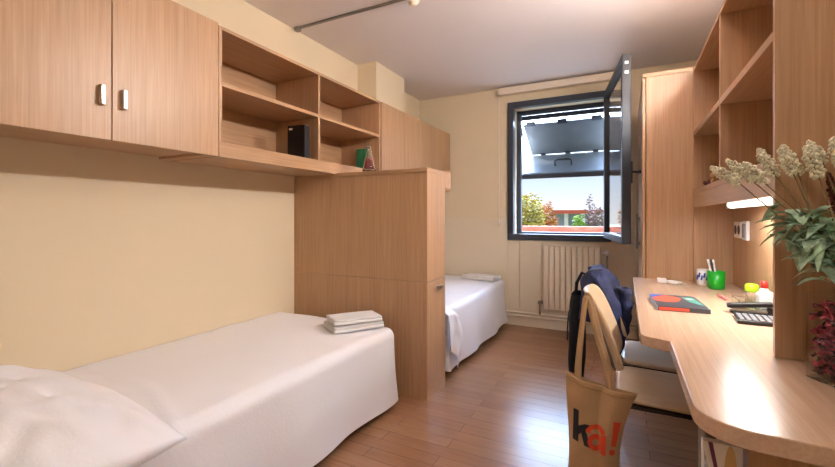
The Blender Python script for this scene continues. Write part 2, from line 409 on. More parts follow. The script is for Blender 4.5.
# ------------------------------------------------------------------ beds
def nz(x, y, z=0, s=1): return mnoise.noise(Vector((x*s, y*s, z)))
def spread(y0, y1, xw, xe, zt, drop_near, drop_far, hem, seed, flare=.02, end_drop=.4):
    """bedspread: top from the wall to the edge, rounded and falling down the open side"""
    mb = MB(); r = .055
    U = (xe-xw)-r; side = (zt-hem)-r+r*pi/2
    nu, nv = 96, 150
    Lt = U+side; ya_, yb_ = y0+(r if drop_near else 0), y1-(r if drop_far else 0)
    en = .40; v0 = ya_-(en if drop_near else 0); v1 = yb_+(en if drop_far else 0)
    def fn(u, v):
        a = u*Lt; b = v0+v*(v1-v0)
        dx = max(0, a-U); dy = b-yb_ if b > yb_ else (ya_-b if b < ya_ else 0); sg = 1 if b > yb_ else -1
        d = hypot(dx, dy)
        px = xw+min(a, U); py = min(max(b, ya_), yb_); pz = zt
        if d > 1e-6:
            ex, ey = dx/d, sg*dy/d
            d = min(d, side)
            ang = min(d/r, pi/2); o = r*sin(ang); dn = r*(1-cos(ang))+max(0, d-r*pi/2)
            f = dn/(zt-hem)
            o += flare*f*f + .010*f*nz(b*3, a, seed, 1.6) + .012*f*sin(b*9+seed+2*nz(b, a, seed+4)) * (ex > .3)
            o += .010*f*abs(nz(b*2.4+f*1.5, f*1.8-b, seed+20))
            px += ex*o; py += ey*o*(.35 if ey > 0 or True else 1); pz -= dn
        else:
            f = 0
        # soft quilting waves on top
        pz += .010*nz(a*1.4, b*1.2, seed, 1.0)*(1 if d < .02 else .3) + .004*nz(a*5, b*6, seed+2)
        pz += .009*math.exp(-((b-.86-.10*sin(a*4))/.022)**2)*(seed < 3)
        pz += .003*nz(a*3+b*9, b*3-a*6, seed+9)
        return (px, py, max(pz, hem))
    mb.grid(nu, nv, fn); return mb

# near bed
t = thing('single_bed', 'single bed along the left wall in front of the partition', 'bed', (-1.71, 1.2, 0), 0, 'single beds')
obj('bed_base', bx(XL+.02, -1.32, .16, 2.16, .12, .22), DARKM, t, bevel=.005)
obj('mattress', bx(XL+.02, -1.31, .16, 2.13, .221, .425), SHEET, t, bevel=.04)
for x in (XL+.06, -1.36):
    for y in (.22, 2.10): obj('leg', bx(x-.02, x+.02, y-.02, y+.02, 0, .12), DARKM, t)
tag(obj('bedspread', spread(.08, 2.205, XL+.006, -1.262, .478, True, True, .045, 1.3, flare=.02), SHEET, smooth=True), 'white bedspread draped over the near bed', 'bedspread', 'bedspreads')
# far bed
t = thing('single_bed', 'single bed under the window wall behind the partition', 'bed', (-1.66, 3.45, 0), 0, 'single beds')
obj('bed_base', bx(XL+.02, -1.23, 2.76, 4.28, .12, .22), DARKM, t, bevel=.005)
obj('mattress', bx(XL+.02, -1.22, 2.75, 4.28, .221, .43), SHEET, t, bevel=.04)
for x in (XL+.06, -1.27):
    for y in (2.80, 4.24): obj('leg', bx(x-.02, x+.02, y-.02, y+.02, 0, .12), DARKM, t)
bs = tag(obj('bedspread', spread(2.66, 4.318, XL+.006, -1.145, .498, True, True, .05, 5.1, flare=.03), SHEET, smooth=True), 'white bedspread draped over the far bed by the window', 'bedspread', 'bedspreads')
# loose fall of sheet at the near corner of the far bed
def fall(u, v):
    yf = 2.74+.55*v-.42*v*v if v < .655 else 2.92-.26*(v-.655)
    y = 2.64+u*(yf-2.64)
    z = .522-v*(.30+.185*u**1.5)
    x = -1.24+.13*min(1, v*5)**.6+.012*v+.012*sin(u*9+v*2)*v+.008*nz(u*4, v*4, 2)
    return (x, y, z)
m = MB(); m.grid(26, 26, fall)
obj('loose_corner', m, SHEET, bs, smooth=True, solid=.006)

# pillow on the near bed
def pillow(u, v):
    a = (u-.5)*2; b = (v-.5)*2
    return a, b
m = MB()
def pil(top):
    def fn(u, v):
        a = (u-.5)*2; b = (v-.5)*2
        e = max(0, (1-abs(a)**3.2))**.5*max(0, (1-abs(b)**3.0))**.5
        x = -1.625+a*.515*(1-.05*b*b); y = .425+b*.345*(1-.05*a*a)
        f = .022*nz(a*2.2, b*2.0, 3)+.014*nz(a*5+b*2, b*4, 7)-.045*abs(nz(a*2.4-b*2.4, b*1.6+a, 11))-.02*abs(nz(a*4+b*3, b*3-a*2, 17))
        z = .508 + (e*(.155+f) if top else -e*.006)
        z -= .07*max(0, a-.62)**1.2*e if top else 0
        return (x, y, z)
    return fn
m.grid(60, 50, pil(True)); m.grid(60, 50, pil(False))
bmesh.ops.remove_doubles(m.bm, verts=m.bm.verts, dist=.0008)
tag(obj('pillow', m, SHEET, smooth=True), 'wide white pillow at the head of the near bed', 'pillow')

# folded towels
def towel(name, label, L, Wd, th, loc, rz, seed):
    """a towel folded in three: the profile is a flattened spiral, drawn as stacked rounded leaves joined at the folds"""
    m = MB(); k = 3; lt = th/k
    prof = []
    for i in range(k):
        z = lt*(i+.5)
        xs = [(-Wd/2+lt*.5)+(Wd-lt)*q/10 for q in range(11)]
        if i % 2: xs = xs[::-1]
        prof += [(x, z) for x in xs]
        if i < k-1:
            sx = 1 if i % 2 == 0 else -1
            for q in range(1, 5):
                an = -pi/2+pi*q/5
                prof.append((sx*(Wd/2-lt*.5+lt*.5*cos(an)), lt*(i+1)+lt*.5*sin(an)))
    def fn(u, v):
        i = u*(len(prof)-1); x, z = prof[int(round(i))]
        y = (v-.5)*L
        return (x+.006*nz(y*6, z*30, seed), y+.006*nz(x*9, z*40, seed+3), z+.003*nz(x*9, y*9, seed+1)+.002)
    m.grid(len(prof), 24, fn)
    ret = tag(obj(name, m, TOWEL, smooth=True, solid=lt*.8), label, 'towel', 'folded towels on the beds')
    ret.location = loc; ret.rotation_euler = (0, 0, rz)
    return ret
def place(o, loc, rz):
    o.location = loc; o.rotation_euler = (0, 0, rz)
towel('folded_towel', 'lower folded white towel on the near bed', .31, .20, .034, (-1.475, 2.035, .489), R(-33), 1)
towel('folded_towel', 'upper folded white towel stacked on the near bed', .295, .185, .030, (-1.48, 2.045, .526), R(-36), 2)
towel('folded_towel', 'folded white towel on the far bed by the window', .36, .2, .045, (-1.36, 4.14, .506), R(-97), 4)

# ------------------------------------------------------------------ right-hand side: wardrobe, shelf unit, desk
XS, YN, YS = .387, 1.535, 3.168
t = thing('wardrobe', 'tall beech wardrobe between the desk and the window', 'wardrobe', (.36, 3.76, 0))
obj('carcass', bx(.122, XR-.002, YS+.002, YB-.03, .0, 2.10), WZ, t, bevel=.001)
obj('top_panel', bx(.10, XR-.002, YS+.001, YB-.03, 2.101, 2.126), WX, t, bevel=.001)
for a, b in ((YS+.003, 3.757), (3.76, YB-.03)):
    d = obj('door', bx(.099, .118, a, b, .07, 2.097), WZ, t, bevel=.0015)
    obj('handle', bx(.072, .084, (b-.06 if a < 3.5 else a+.04), (b-.04 if a < 3.5 else a+.06), .90, 1.18).box(.084, .099, (b-.058 if a < 3.5 else a+.042), (b-.042 if a < 3.5 else a+.058), .93, .95).box(.084, .099, (b-.058 if a < 3.5 else a+.042), (b-.042 if a < 3.5 else a+.058), 1.13, 1.15), GREYM, d, bevel=.002)
t = thing('shelf_unit', 'beech shelf unit with two rows of open shelves above the desk', 'shelf', (.5, 2.35, .74))
XBk = .592
YD = 2.325
obj('side_panel', bx(XS, XR-.002, YN, YN+.02, .741, 2.108), WZ, t, bevel=.001)
obj('side_panel', bx(XS, XR-.002, YS-.019, YS-.0005, .741, 2.108), WZ, t, bevel=.001)
obj('divider', bx(XS+.0005, XBk-.001, YD-.011, YD+.011, 1.327, 2.088), WZ, t, bevel=.001)
obj('top_panel', bx(XS, XR-.003, YN+.021, YS-.02, 2.089, 2.108), WY, t, bevel=.001)
for a, b in ((YN+.021, YD-.0115), (YD+.0115, YS-.02)):
    obj('shelf', bx(XS+.0, XBk-.001, a, b, 1.673, 1.702), WY, t, bevel=.001)
obj('bottom_panel', bx(XS, XBk-.001, YN+.021, YS-.02, 1.30, 1.326), WY, t, bevel=.001)
obj('fascia', bx(XS+.002, XS+.02, YN+.021, YS-.02, 1.216, 1.2985), WY, t, bevel=.001)
obj('back_panel', bx(XBk, XR-.003, YN+.021, YS-.02, .742, 2.088), WZ, t)
t = thing('strip_lamp', 'lit white strip lamp fixed below the desk shelf', 'lamp', (.46, 2.14, 1.2))
obj('housing', bx(.445, .485, 1.70, 2.52, 1.238, 1.298), WHITE, t, bevel=.003)
obj('tube', MB().tube([(.465, 1.715, 1.214), (.465, 2.505, 1.214)], .019, 14), TUBE, t, smooth=True)
for y in (1.69, 2.506): obj('end_cap', bx(.448, .482, y, y+.024, 1.194, 1.2375), GREYP, t, bevel=.002)

# desk worktop outline
def arc(cx, cy, r, a0, a1, n=10): return [(cx+r*cos(R(a0+(a1-a0)*i/n)), cy+r*sin(R(a0+(a1-a0)*i/n))) for i in range(n+1)]
out = [(XR-.004, YS-.0015), (.042, YS-.0015)]
out += [(.046, 1.655)] + arc(.046+.05, 1.655, .05, 180, 262, 8)
out += [(.130, 1.585)]
out += [(.131, 1.09)] + arc(.131+.10, 1.085, .10, 180, 268, 12)
out += [(XR-.004, .972)]
t = thing('desk', 'long built-in beech desk along the right wall', 'desk', (.36, 2.1, 0))
obj('worktop', MB().prism(out, .702, .74), DESK, t, bevel=.003)
obj('post_leg', MB().tube([(.165, 1.13, 0), (.165, 1.13, .701)], .017, 16), GREYM, t, smooth=True)
obj('end_panel', bx(.14, XR-.004, YS-.03, YS-.003, 0, .701), WZ, t)
obj('pedestal', bx(.225, XR-.004, 1.055, 1.48, .02, .70), WZ, t, bevel=.001)
obj('modesty_panel', bx(XR-.02, XR-.004, 1.485, YS-.031, .25, .70), WY, t)

# printed carton under the desk corner
t = thing('printed_carton', 'white printed carton standing under the near desk corner', 'carton', (.185, 1.15, 0))
obj('carton_body', bx(.150, .222, 1.085, 1.105, .12, .66), WHITE, t, bevel=.002)
t2 = t
def remap(o, base, f):
    for v in o.data.vertices: v.co = Vector(f(*(v.co+base)))-base
b_ = ORG[t.name]
remap(obj('plum_band', MB().prism([(.160, .66), (.168, .66), (.182, .58), (.176, .575)], 0, 1), PURPLE, t), b_, lambda x, y, z: (x, 1.0848-.0009*z, y))
remap(obj('beige_oval', MB().prism([(.200+.013*cos(a*pi/12), .56+.10*sin(a*pi/12)) for a in range(24)], 0, 1), BEIGE, t), b_, lambda x, y, z: (x, 1.0848-.001*z, y))
remap(obj('speckled_corner', MB().prism([(.153, .64), (.172, .55), (.172, .45), (.153, .45)], 0, 1), STONEG, t), b_, lambda x, y, z: (x, 1.0848-.0007*z, y))
# shelf inside the desk carcass carrying the carton
obj('lower_shelf', bx(.14, .2245, 1.06, 1.46, .10, .1195), WY, bpy.data.objects['desk'])

# sockets on the back panel
t = thing('double_socket', 'white double wall socket under the shelf lamp', 'socket', (XBk, 2.98, 1.03))
obj('plate', bx(XBk-.012, XBk-.001, 2.905, 3.065, 1.03, 1.125), WHITE, t, bevel=.003)
for y in (2.945, 3.022): obj('outlet', MB().tube([(XBk-.0118, y, 1.078), (XBk-.0135, y, 1.078)], .027, 20), DARKM, t)
t = thing('light_switch', 'grey switch plate beside the white wall socket', 'switch', (XBk, 2.8, 1.02))
obj('plate', bx(XBk-.016, XBk-.001, 2.755, 2.845, 1.025, 1.130), WHITE, t, bevel=.003)
obj('rocker', bx(XBk-.021, XBk-.016, 2.768, 2.832, 1.04, 1.115), GREYP, t, bevel=.002)

# ------------------------------------------------------------------ things on the desk
DZ = .7405
t = local(thing('book', 'dark book with a coral and blue cover lying on the desk', 'book', (.212, 2.255, DZ), R(4)))
obj('pages', bx(-.093, .093, -.152, .152, .0025, .0165), PAPER, t)
cv = MB(); cv.box(-.097, .097, -.157, .157, 0, .0024); cv.box(-.097, .097, -.157, .157, .0166, .019); cv.box(-.097, .097, -.1595, -.157, 0, .019)
obj('cover', cv, COVER, t, bevel=.0008)
blob = [(-.045+.068*cos(a*pi/16)*(1+.1*sin(3*a*pi/16)), .045+.088*sin(a*pi/16)) for a in range(32)]
blob = [(max(-.096, min(.09, x)), y) for x, y in blob]
obj('cover_print', MB().prism(blob, .0191, .0195), CORAL, t)
obj('cover_print', MB().prism([(-.096, .154), (-.096, .06), (-.075, .085), (-.045, .125), (-.035, .154)], .0192, .0198), BLUE, t)
obj('cover_print', MB().prism([(.035, .10), (.085, .12), (.090, -.09), (.05, -.02)], .0191, .0195), TEAL, t)
obj('cover_print', bx(-.094, .02, -.1602, -.1596, .003, .016), CORAL, t)
obj('title', bx(.047, .073, .07, .078, .0196, .0199).box(.047, .078, .055, .063, .0196, .0199), PAPER, t)

t = thing('pen_cup', 'bright green plastic cup on the desk', 'cup', (.462, 2.872, DZ))
obj('cup_body', MB().lathe([(0,0),(.036,0),(.041,.006),(.043,.102),(.039,.102),(.037,.008),(0,.007)], .462, 2.872, 30, DZ), GREEN, t, smooth=True)
for dx, dy, tx, ty, m, lb in ((-.006, 0, -.036, .03, WHITE, 'white pen leaning far left in the green cup'), (0, .004, -.022, .018, BLACK, 'black pen standing in the green cup'), (.006, -.002, -.012, .022, WHITE, 'white pen standing upright in the green cup')):
    p0 = Vector((.462+dx*1.2, 2.872+dy, DZ+.009)); p1 = Vector((.462+tx, 2.872+ty, DZ+.165))
    q = thing('pen', lb, 'pen', tuple(p0), 0, 'pens in the green cup')
    obj('barrel', MB().tube([p0, p0.lerp(p1, .8)], .0045, 10), m, q, smooth=True)
    obj('pen_cap', MB().tube([p0.lerp(p1, .8), p1], .0052, 10), WHITE if m is WHITE else COVER, q, smooth=True)
t = thing('mug', 'white mug with a blue pattern behind the green cup', 'mug', (.425, 3.0, DZ))
obj('mug_body', MB().lathe([(0,0),(.036,0),(.040,.006),(.040,.095),(.036,.095),(.035,.008),(0,.007)], .425, 3.0, 30, DZ), WHITE, t, smooth=True)
pt = MB()
for k in range(9):
    a = R(200+k*19); zc = DZ+.045+.015*(k % 2)
    pt.tube([(.425+.0402*cos(a), 3.0+.0402*sin(a), zc-.012), (.425+.0402*cos(a+.12), 3.0+.0402*sin(a+.12), zc+.016)], .005, 6)
obj('blue_pattern', pt, BLUE, t)
obj('mug_handle', MB().tube([(.464, 3.01, DZ+.078), (.488, 3.018, DZ+.07), (.492, 3.02, DZ+.045), (.482, 3.016, DZ+.025), (.462, 3.009, DZ+.02)], .005, 8), WHITE, t, smooth=True)
# white charger with coiled cable
t = thing('charger', 'white charger with its coiled cable on the far desk', 'charger', (.225, 2.98, DZ))
obj('plug', bx(.175, .225, 2.96, 3.01, DZ, DZ+.028), WHITE, t, bevel=.005)
pts = []
for i in range(70):
    a = i*.42; r_ = .028+.006*sin(i*1.3); pts.append((.262+r_*1.3*cos(a), 2.965+r_*sin(a), DZ+.004+.00018*i))
pts += [(.30, 2.955, DZ+.01), (.325, 2.95, DZ+.004), (.335, 2.95, DZ+.004)]
obj('cable', MB().tube([(.2255, 2.985, DZ+.012), (.238, 2.98, DZ+.009)]+pts, .0022, 6), WHITE, t, smooth=True)

# keyboard and clutter half hidden behind the shelf side
t = local(thing('keyboard', 'black keyboard with pale keys behind the shelf side panel', 'keyboard', (.474, 2.035, DZ), R(-4)))
obj('keyboard_body', bx(-.085, .10, -.075, .075, 0, .014), BLACK, t, bevel=.003)
ks = MB()
for i in range(5):
    for j in range(8):
        ks.box(-.075+j*.0205, -.075+j*.0205+.014, -.062+i*.0255, -.062+i*.0255+.017, .0142, .0172)
obj('keys', ks, GREYP, t, kind=None)
t = local(thing('desk_stapler', 'black stapler lying behind the keyboard', 'stapler', (.475, 2.185, DZ), R(-6)))
obj('stapler_base', bx(-.075, .075, -.02, .02, 0, .010), BLACK, t, bevel=.003)
m = MB(); m.box(-.085, .07, -.018, .018, 0, .018, mat=Matrix.Translation((0,0,.03)) @ Matrix.Rotation(R(-7), 4, 'Y'))
obj('stapler_arm', m, BLACK, t, bevel=.004)
obj('staple_channel', bx(-.07, .06, -.009, .009, .0105, .020), CHROME, t)
obj('hinge_block', bx(.05, .072, -.016, .016, .0105, .034), BLACK, t)
t = thing('plastic_box', 'clear plastic box of oddments beside the stapler', 'box', (.50, 2.36, DZ))
bm_ = MB(); bm_.box(.44, .585, 2.225, 2.365, DZ, DZ+.003)
for b in ((.44,.585,2.225,2.228),(.44,.585,2.362,2.365),(.44,.443,2.228,2.362),(.582,.585,2.228,2.362)): bm_.box(*b, DZ+.003, DZ+.045)
obj('box_walls', bm_, GLASSP, t)
tag(obj('tissue_packet', bx(.51, .575, 2.235, 2.295, DZ+.004, DZ+.085), WHITE, bevel=.012), 'white packet standing in the clear box', 'packet')
t = thing('glue_bottle', 'small bottle with a red cap standing in the clear box', 'bottle', (.552, 2.335, DZ+.004))
obj('bottle_body', MB().lathe([(0,0),(.018,0),(.02,.004),(.02,.075),(.012,.09),(0,.09)], .552, 2.335, 20, DZ+.004), WHITE, t, smooth=True)
obj('bottle_cap', MB().lathe([(0,0),(.014,0),(.012,.03),(0,.032)], .552, 2.335, 20, DZ+.094), RED, t, smooth=True)
t = thing('correction_bottle', 'small clear bottle with a lime green lid on the desk', 'bottle', (.531, 2.445, DZ))
obj('bottle_body', MB().lathe([(0,0),(.024,0),(.026,.004),(.026,.05),(.02,.058),(0,.058)], .531, 2.445, 22, DZ), GLASSP, t, smooth=True)
obj('lid', MB().lathe([(0,0),(.026,0),(.028,.004),(.026,.03),(.018,.036),(0,.036)], .531, 2.445, 22, DZ+.0585), LIME, t, smooth=True)
tag(obj('highlighter', MB().tube([(.44, 2.42+.07, DZ+.0072), (.428, 2.45+.15, DZ+.0072)], .007, 10), PINK, smooth=True), 'pink marker lying on the desk beside the lime lid', 'marker')
tag(obj('lime_sticky_pad', bx(.455, .515, 2.30, 2.36, DZ+.004, DZ+.012).box(.456, .496, 2.301, 2.35, DZ+.012, DZ+.014), LIME), 'lime green sticky pad lying in the clear box', 'notepad') if False else None

# things on the desk shelf
t = thing('figurine', 'small brown beaded ornament on the bottom shelf above the desk', 'figurine', (.43, 2.72, 1.3265))
m = MB(); r3 = random.Random(5)
for i in range(46):
    a = r3.random()*2*pi; q = .035*math.sqrt(r3.random()); m.ball((.425+q*cos(a), 2.74+1.8*q*sin(a), 1.336+r3.random()*.035*(1-q/.05)), .0105, 1)
obj('bead_pile', m, GOLD, t, smooth=True)
obj('upright_bead', MB().ball((.42, 2.66, 1.376), .02, 2).ball((.42, 2.66, 1.345), .018, 2), CARD, t, smooth=True)
tag(obj('card_box', bx(.52, .58, 2.56, 2.64, 1.3265, 1.45), CARD, bevel=.002), 'small plain cardboard box at the back of the desk shelf', 'box')

# ------------------------------------------------------------------ vase with dried flowers
VX, VY, VR = .512, 1.375, R(24)
t = local(thing('glass_vase', 'square clear glass vase of red petals on the near desk', 'vase', (VX, VY, DZ), VR))
a, b, h = .082, .058, .218
v_ = MB()
def vloop(q, z): return [v_.bm.verts.new((sx_*(a-q), sy_*(b-q), z)) for sx_, sy_ in ((-1,-1),(1,-1),(1,1),(-1,1))]
vl = [vloop(.002, 0), vloop(0, .003), vloop(0, h), vloop(.0035, h), vloop(.0035, .012)]
v_.bm.faces.new(vl[0][::-1]); v_.bm.faces.new(vl[-1])
for q, w_ in zip(vl, vl[1:]):
    for k in range(4): v_.bm.faces.new((q[k], q[(k+1) % 4], w_[(k+1) % 4], w_[k]))
obj('vase_glass', v_, VGLASS, t)
pe = MB(); r4 = random.Random(11)
MV = Matrix.Translation((VX, VY, DZ)) @ Matrix.Rotation(VR, 4, 'Z')
for i in range(1100):
    p = Vector(((r4.random()*2-1)*(a-.007), (r4.random()*2-1)*(b-.007), .016+r4.random()*.178))
    Lp = .011
    rot = Matrix.Rotation(r4.random()*6.28, 4, 'Z') @ Matrix.Rotation(r4.random()*3, 4, 'X')
    mt0 = Matrix.Translation(p) @ rot
    def clip(q):
        q = mt0 @ q
        return MV @ Vector((max(-a+.0048, min(a-.0048, q.x)), max(-b+.0048, min(b-.0048, q.y)), max(.0135, q.z)))
    vs = [pe.bm.verts.new(clip(Vector(q))) for q in ((-Lp,0,0),(-.3*Lp,Lp*.7,.2*Lp),(.7*Lp,Lp*.5,.1*Lp),(Lp,0,.4*Lp),(.5*Lp,-.7*Lp,.1*Lp),(-.5*Lp,-.6*Lp,.3*Lp),(0,0,-.2*Lp))]
    for k in range(6): pe.bm.faces.new((vs[6], vs[k], vs[(k+1) % 6]))
po = tag(obj('potpourri', pe, PETAL, solid=.0015), 'dried red petals filling the square glass vase', 'petals'); po['kind'] = 'stuff'
po.data.materials.append(PETAL2)
for i, p in enumerate(po.data.polygons): p.material_index = 1 if (i//6) % 3 == 0 else 0

t = thing('dried_bouquet', 'dried bouquet of cream blossom spikes and sage leaves in the vase', 'flowers', (VX, VY, DZ+.19))
base = Vector((VX-.005, VY+.0, DZ+.185))
def head(m, p, q, r0, n=70, seed=0):
    rr = random.Random(seed)
    d = q-p; L = d.length; d.normalize(); u = d.orthogonal().normalized(); w_ = d.cross(u)
    for i in range(n):
        f = (i+.5)/n; a_ = i*2.4; rad = r0*(sin(pi*min(1, .18+.82*f))**.6)*(.5+.5*rr.random())
        c = p+d*(L*f)+rad*(cos(a_)*u+sin(a_)*w_)
        m.ball(c, .0032+.0028*rr.random(), 1, (1, 1, 1.2))
heads = HEADS = [  # (lower end, tip, radius)
    ((.268,1.36,1.243), (.205,1.34,1.285), .013), ((.305,1.40,1.25), (.245,1.37,1.305), .014),
    ((.318,1.34,1.238), (.268,1.31,1.29), .014), ((.36,1.42,1.26), (.318,1.40,1.335), .015),
    ((.385,1.38,1.262), (.350,1.35,1.325), .015), ((.412,1.44,1.265), (.378,1.44,1.345), .016),
    ((.435,1.38,1.25), (.405,1.37,1.33), .017), ((.455,1.42,1.29), (.43,1.43,1.35), .015),
    ((.475,1.37,1.27), (.455,1.36,1.345), .018), ((.505,1.43,1.27), (.49,1.43,1.36), .017),
    ((.525,1.37,1.30), (.505,1.36,1.39), .018), ((.56,1.40,1.28), (.56,1.40,1.37), .018)]
for i, (p, q, r0) in enumerate(heads):
    p = Vector(p); q = Vector(q)
    mid = base.lerp(p, .5)+Vector((.02*sin(i), 0, .03))
    s_ = obj('flower_stem', MB().tube([base+Vector((.03*cos(i*2.1), .02*sin(i*2.1), -.12+.0*i)), base+Vector((.012*cos(i), .012*sin(i), .02)), mid, p, p.lerp(q, .9)], .0016, 6), STEM, t, smooth=True)
    m = MB(); head(m, p, q, r0, 60, i)
    obj('blossom_spike', m, SPIKE, s_, smooth=True)
for i, (p, q) in enumerate((((.50,1.47,1.16), (.485,1.48,1.27)), ((.535,1.46,1.14), (.525,1.47,1.28)), ((.565,1.45,1.13), (.56,1.46,1.26)))):
    p = Vector(p); q = Vector(q)
    s_ = obj('flower_stem', MB().tube([base+Vector((.01*i, .015, -.05)), base.lerp(p, .5)+Vector((0, .01, 0)), p, q], .0018, 6), STEM, t, smooth=True)
    m = MB(); head(m, p, q, .010, 60, 40+i); obj('blossom_spike', m, RSPIKE, s_, smooth=True)
lf = MB(); r5 = random.Random(21)
cen = Vector((VX-.085, VY-.0, 1.095))
def leaf(p, d, L, w_, bend):
    d = d.normalized(); sd = d.cross(Vector((0,0,1)))
    if sd.length < .1: sd = Vector((1,0,0))
    sd.normalize(); up = sd.cross(d)
    n = 6; rows = []
    for k in range(n+1):
        f = k/n; c = p+d*(L*f)-Vector((0,0,1))*(bend*f*f*L); ww = w_*(sin(pi*(.08+.9*f))**.8)
        rows.append([lf.bm.verts.new(c-sd*ww+up*ww*.35), lf.bm.verts.new(c), lf.bm.verts.new(c+sd*ww+up*ww*.35)])
    for q, w2 in zip(rows, rows[1:]):
        lf.bm.faces.new((q[0], q[1], w2[1], w2[0])); lf.bm.faces.new((q[1], q[2], w2[2], w2[1]))
for i in range(120):
    a_ = r5.random()*2*pi; el = r5.uniform(-.35, 1.0)
    d = Vector((cos(a_)*cos(el)-.15, sin(a_)*cos(el)*.7, sin(el)))
    p = base.lerp(cen, .4+.75*r5.random())+Vector((r5.uniform(-.05,.05), r5.uniform(-.035,.035), r5.uniform(-.03,.08)))
    L = r5.uniform(.05, .088)
    y_end = p.y+d.normalized().y*L
    if y_end > YN-.012: p.y -= y_end-(YN-.012)
    x_end = p.x+d.normalized().x*L
    if x_end > .60: p.x -= x_end-.6
    leaf(p, d, L, r5.uniform(.010, .0165), r5.uniform(.2, .9))
for k in range(9):
    tip = cen+Vector((r5.uniform(-.05,.05), r5.uniform(-.03,.03), r5.uniform(-.02,.06)))
    lf.tube([base+Vector((r5.uniform(-.02,.02), r5.uniform(-.015,.015), -.1)), base+Vector((0,0,.01)), tip], .0018, 6)
obj('sage_foliage', lf, LEAF, t, smooth=True)

# ------------------------------------------------------------------ chairs
def make_chair(loc, rz, label):
    t = local(thing('desk_chair', label, 'chair', loc, rz, 'chairs at the desk'))
    m = MB()
    def seat(u, v):
        a_ = (u-.5)*2; b_ = (v-.5)*2
        k = 1/ max(1e-6, (abs(a_)**7+abs(b_)**7)**(1/7)) if (abs(a_) > 0 or abs(b_) > 0) else 1
        mm = max(abs(a_), abs(b_))
        sx_, sy_ = (a_*k*mm, b_*k*mm) if mm > 0 else (0, 0)
        z = .45-.018*(sx_+1)*.3 - .02*max(0, sx_-.75)*2
        return (sx_*.205, sy_*.195, z)
    m.grid(22, 22, seat)
    obj('seat', m, PLY, t, smooth=True, solid=.014)
    m = MB()
    def back(u, v):
        a_ = (u-.5)*2; b_ = (v-.5)*2
        mm = max(abs(a_), abs(b_)); k = 1/max(1e-6, (abs(a_)**5+abs(b_)**5)**(1/5))
        sy_, sz_ = (a_*k*mm, b_*k*mm) if mm > 0 else (0, 0)
        f = (sz_+1)/2
        z = .535+f*.305; x = -.205-.085*f-.035*f*f+.035*sy_*sy_
        return (x, sy_*.195, z)
    m.grid(22, 22, back)
    obj('backrest', m, PLYZ, t, smooth=True, solid=.016)
    for s_ in (-1, 1):
        obj('back_post', MB().tube([(-.15, s_*.16, .43), (-.195, s_*.16, .44), (-.222, s_*.16, .47), (-.236, s_*.155, .56), (-.262, s_*.15, .66)], [.011, .012, .0135, .0135, .0125], 10), GREYM, t, smooth=True)
        obj('leg', MB().tube([(.15, s_*.165, .415), (.185, s_*.19, 0)], .011, 10), DARKM, t, smooth=True)
        obj('leg', MB().tube([(-.185, s_*.165, .413), (-.235, s_*.185, 0)], .011, 10), DARKM, t, smooth=True)
    f = MB()
    for s_ in (-1, 1): f.tube([(.16, s_*.165, .418), (-.185, s_*.165, .418)], .011, 10)
    f.tube([(.13, -.165, .418), (.13, .165, .418)], .010, 10); f.tube([(-.13, -.165, .418), (-.13, .165, .418)], .010, 10)
    obj('seat_frame', f, DARKM, t, smooth=True)
    return t
make_chair((.165, 1.955, 0), R(1), 'near plywood desk chair with the tan tote bag on its back')
make_chair((.185, 2.405, 0), R(-1), 'far plywood desk chair with the navy jacket over its back')

# jacket over the far chair
JY = 2.405
def jac(u, v):
    # v runs from the front hem over the top to the rear hem, u along y
    y = JY-.215+.37*u
    path = [(-.005, .58), (-.01, .66), (-.03, .75), (-.065, .83), (-.115, .878), (-.165, .872), (-.192, .81), (-.198, .72), (-.194, .64)]
    f = v*(len(path)-1); i = min(int(f), len(path)-2); g = f-i
    g = g*g*(3-2*g)*.3+g*.7
    x = path[i][0]*(1-g)+path[i+1][0]*g; z = path[i][1]*(1-g)+path[i+1][1]*g
    e = 1-abs(2*u-1)**4
    n_ = .030*nz(u*3.2, v*6, 2)+.016*nz(u*8, v*11, 5)
    x += n_*(1 if v < .5 else -1)*.9; z += .018*nz(u*4, v*3, 8)-.035*(1-e)
    x += .012*sin(u*13+v*5)*(1 if v < .5 else -1)*.7
    q = (z-.535)/.305; xc = -.013-.085*q-.035*q*q
    bl = max(0, 1-u/.16)**1.3; x = x*(1-bl)+xc*bl
    return (x, y+.012*nz(u, v*9, 4), z)
m = MB(); m.grid(44, 56, jac)
t = thing('jacket', 'crumpled navy jacket slung over the far chair back', 'jacket', (-.09, JY, .55))
obj('jacket_body', m, NAVY, t, smooth=True, solid=.012)
def sleeve(u, v):
    a_ = u*2*pi; z = .80-.33*v
    rr = .034+.010*nz(cos(a_)*2, v*7, 3)+.004*sin(v*30)
    return (-.012+.018*sin(v*4)+rr*cos(a_)*.8-.02*v, JY-.13+rr*sin(a_)+.02*v, z)
m = MB(); g_ = m.grid(16, 22, sleeve, closed_u=True)
obj('sleeve', m, NAVY, t, smooth=True, solid=.004)
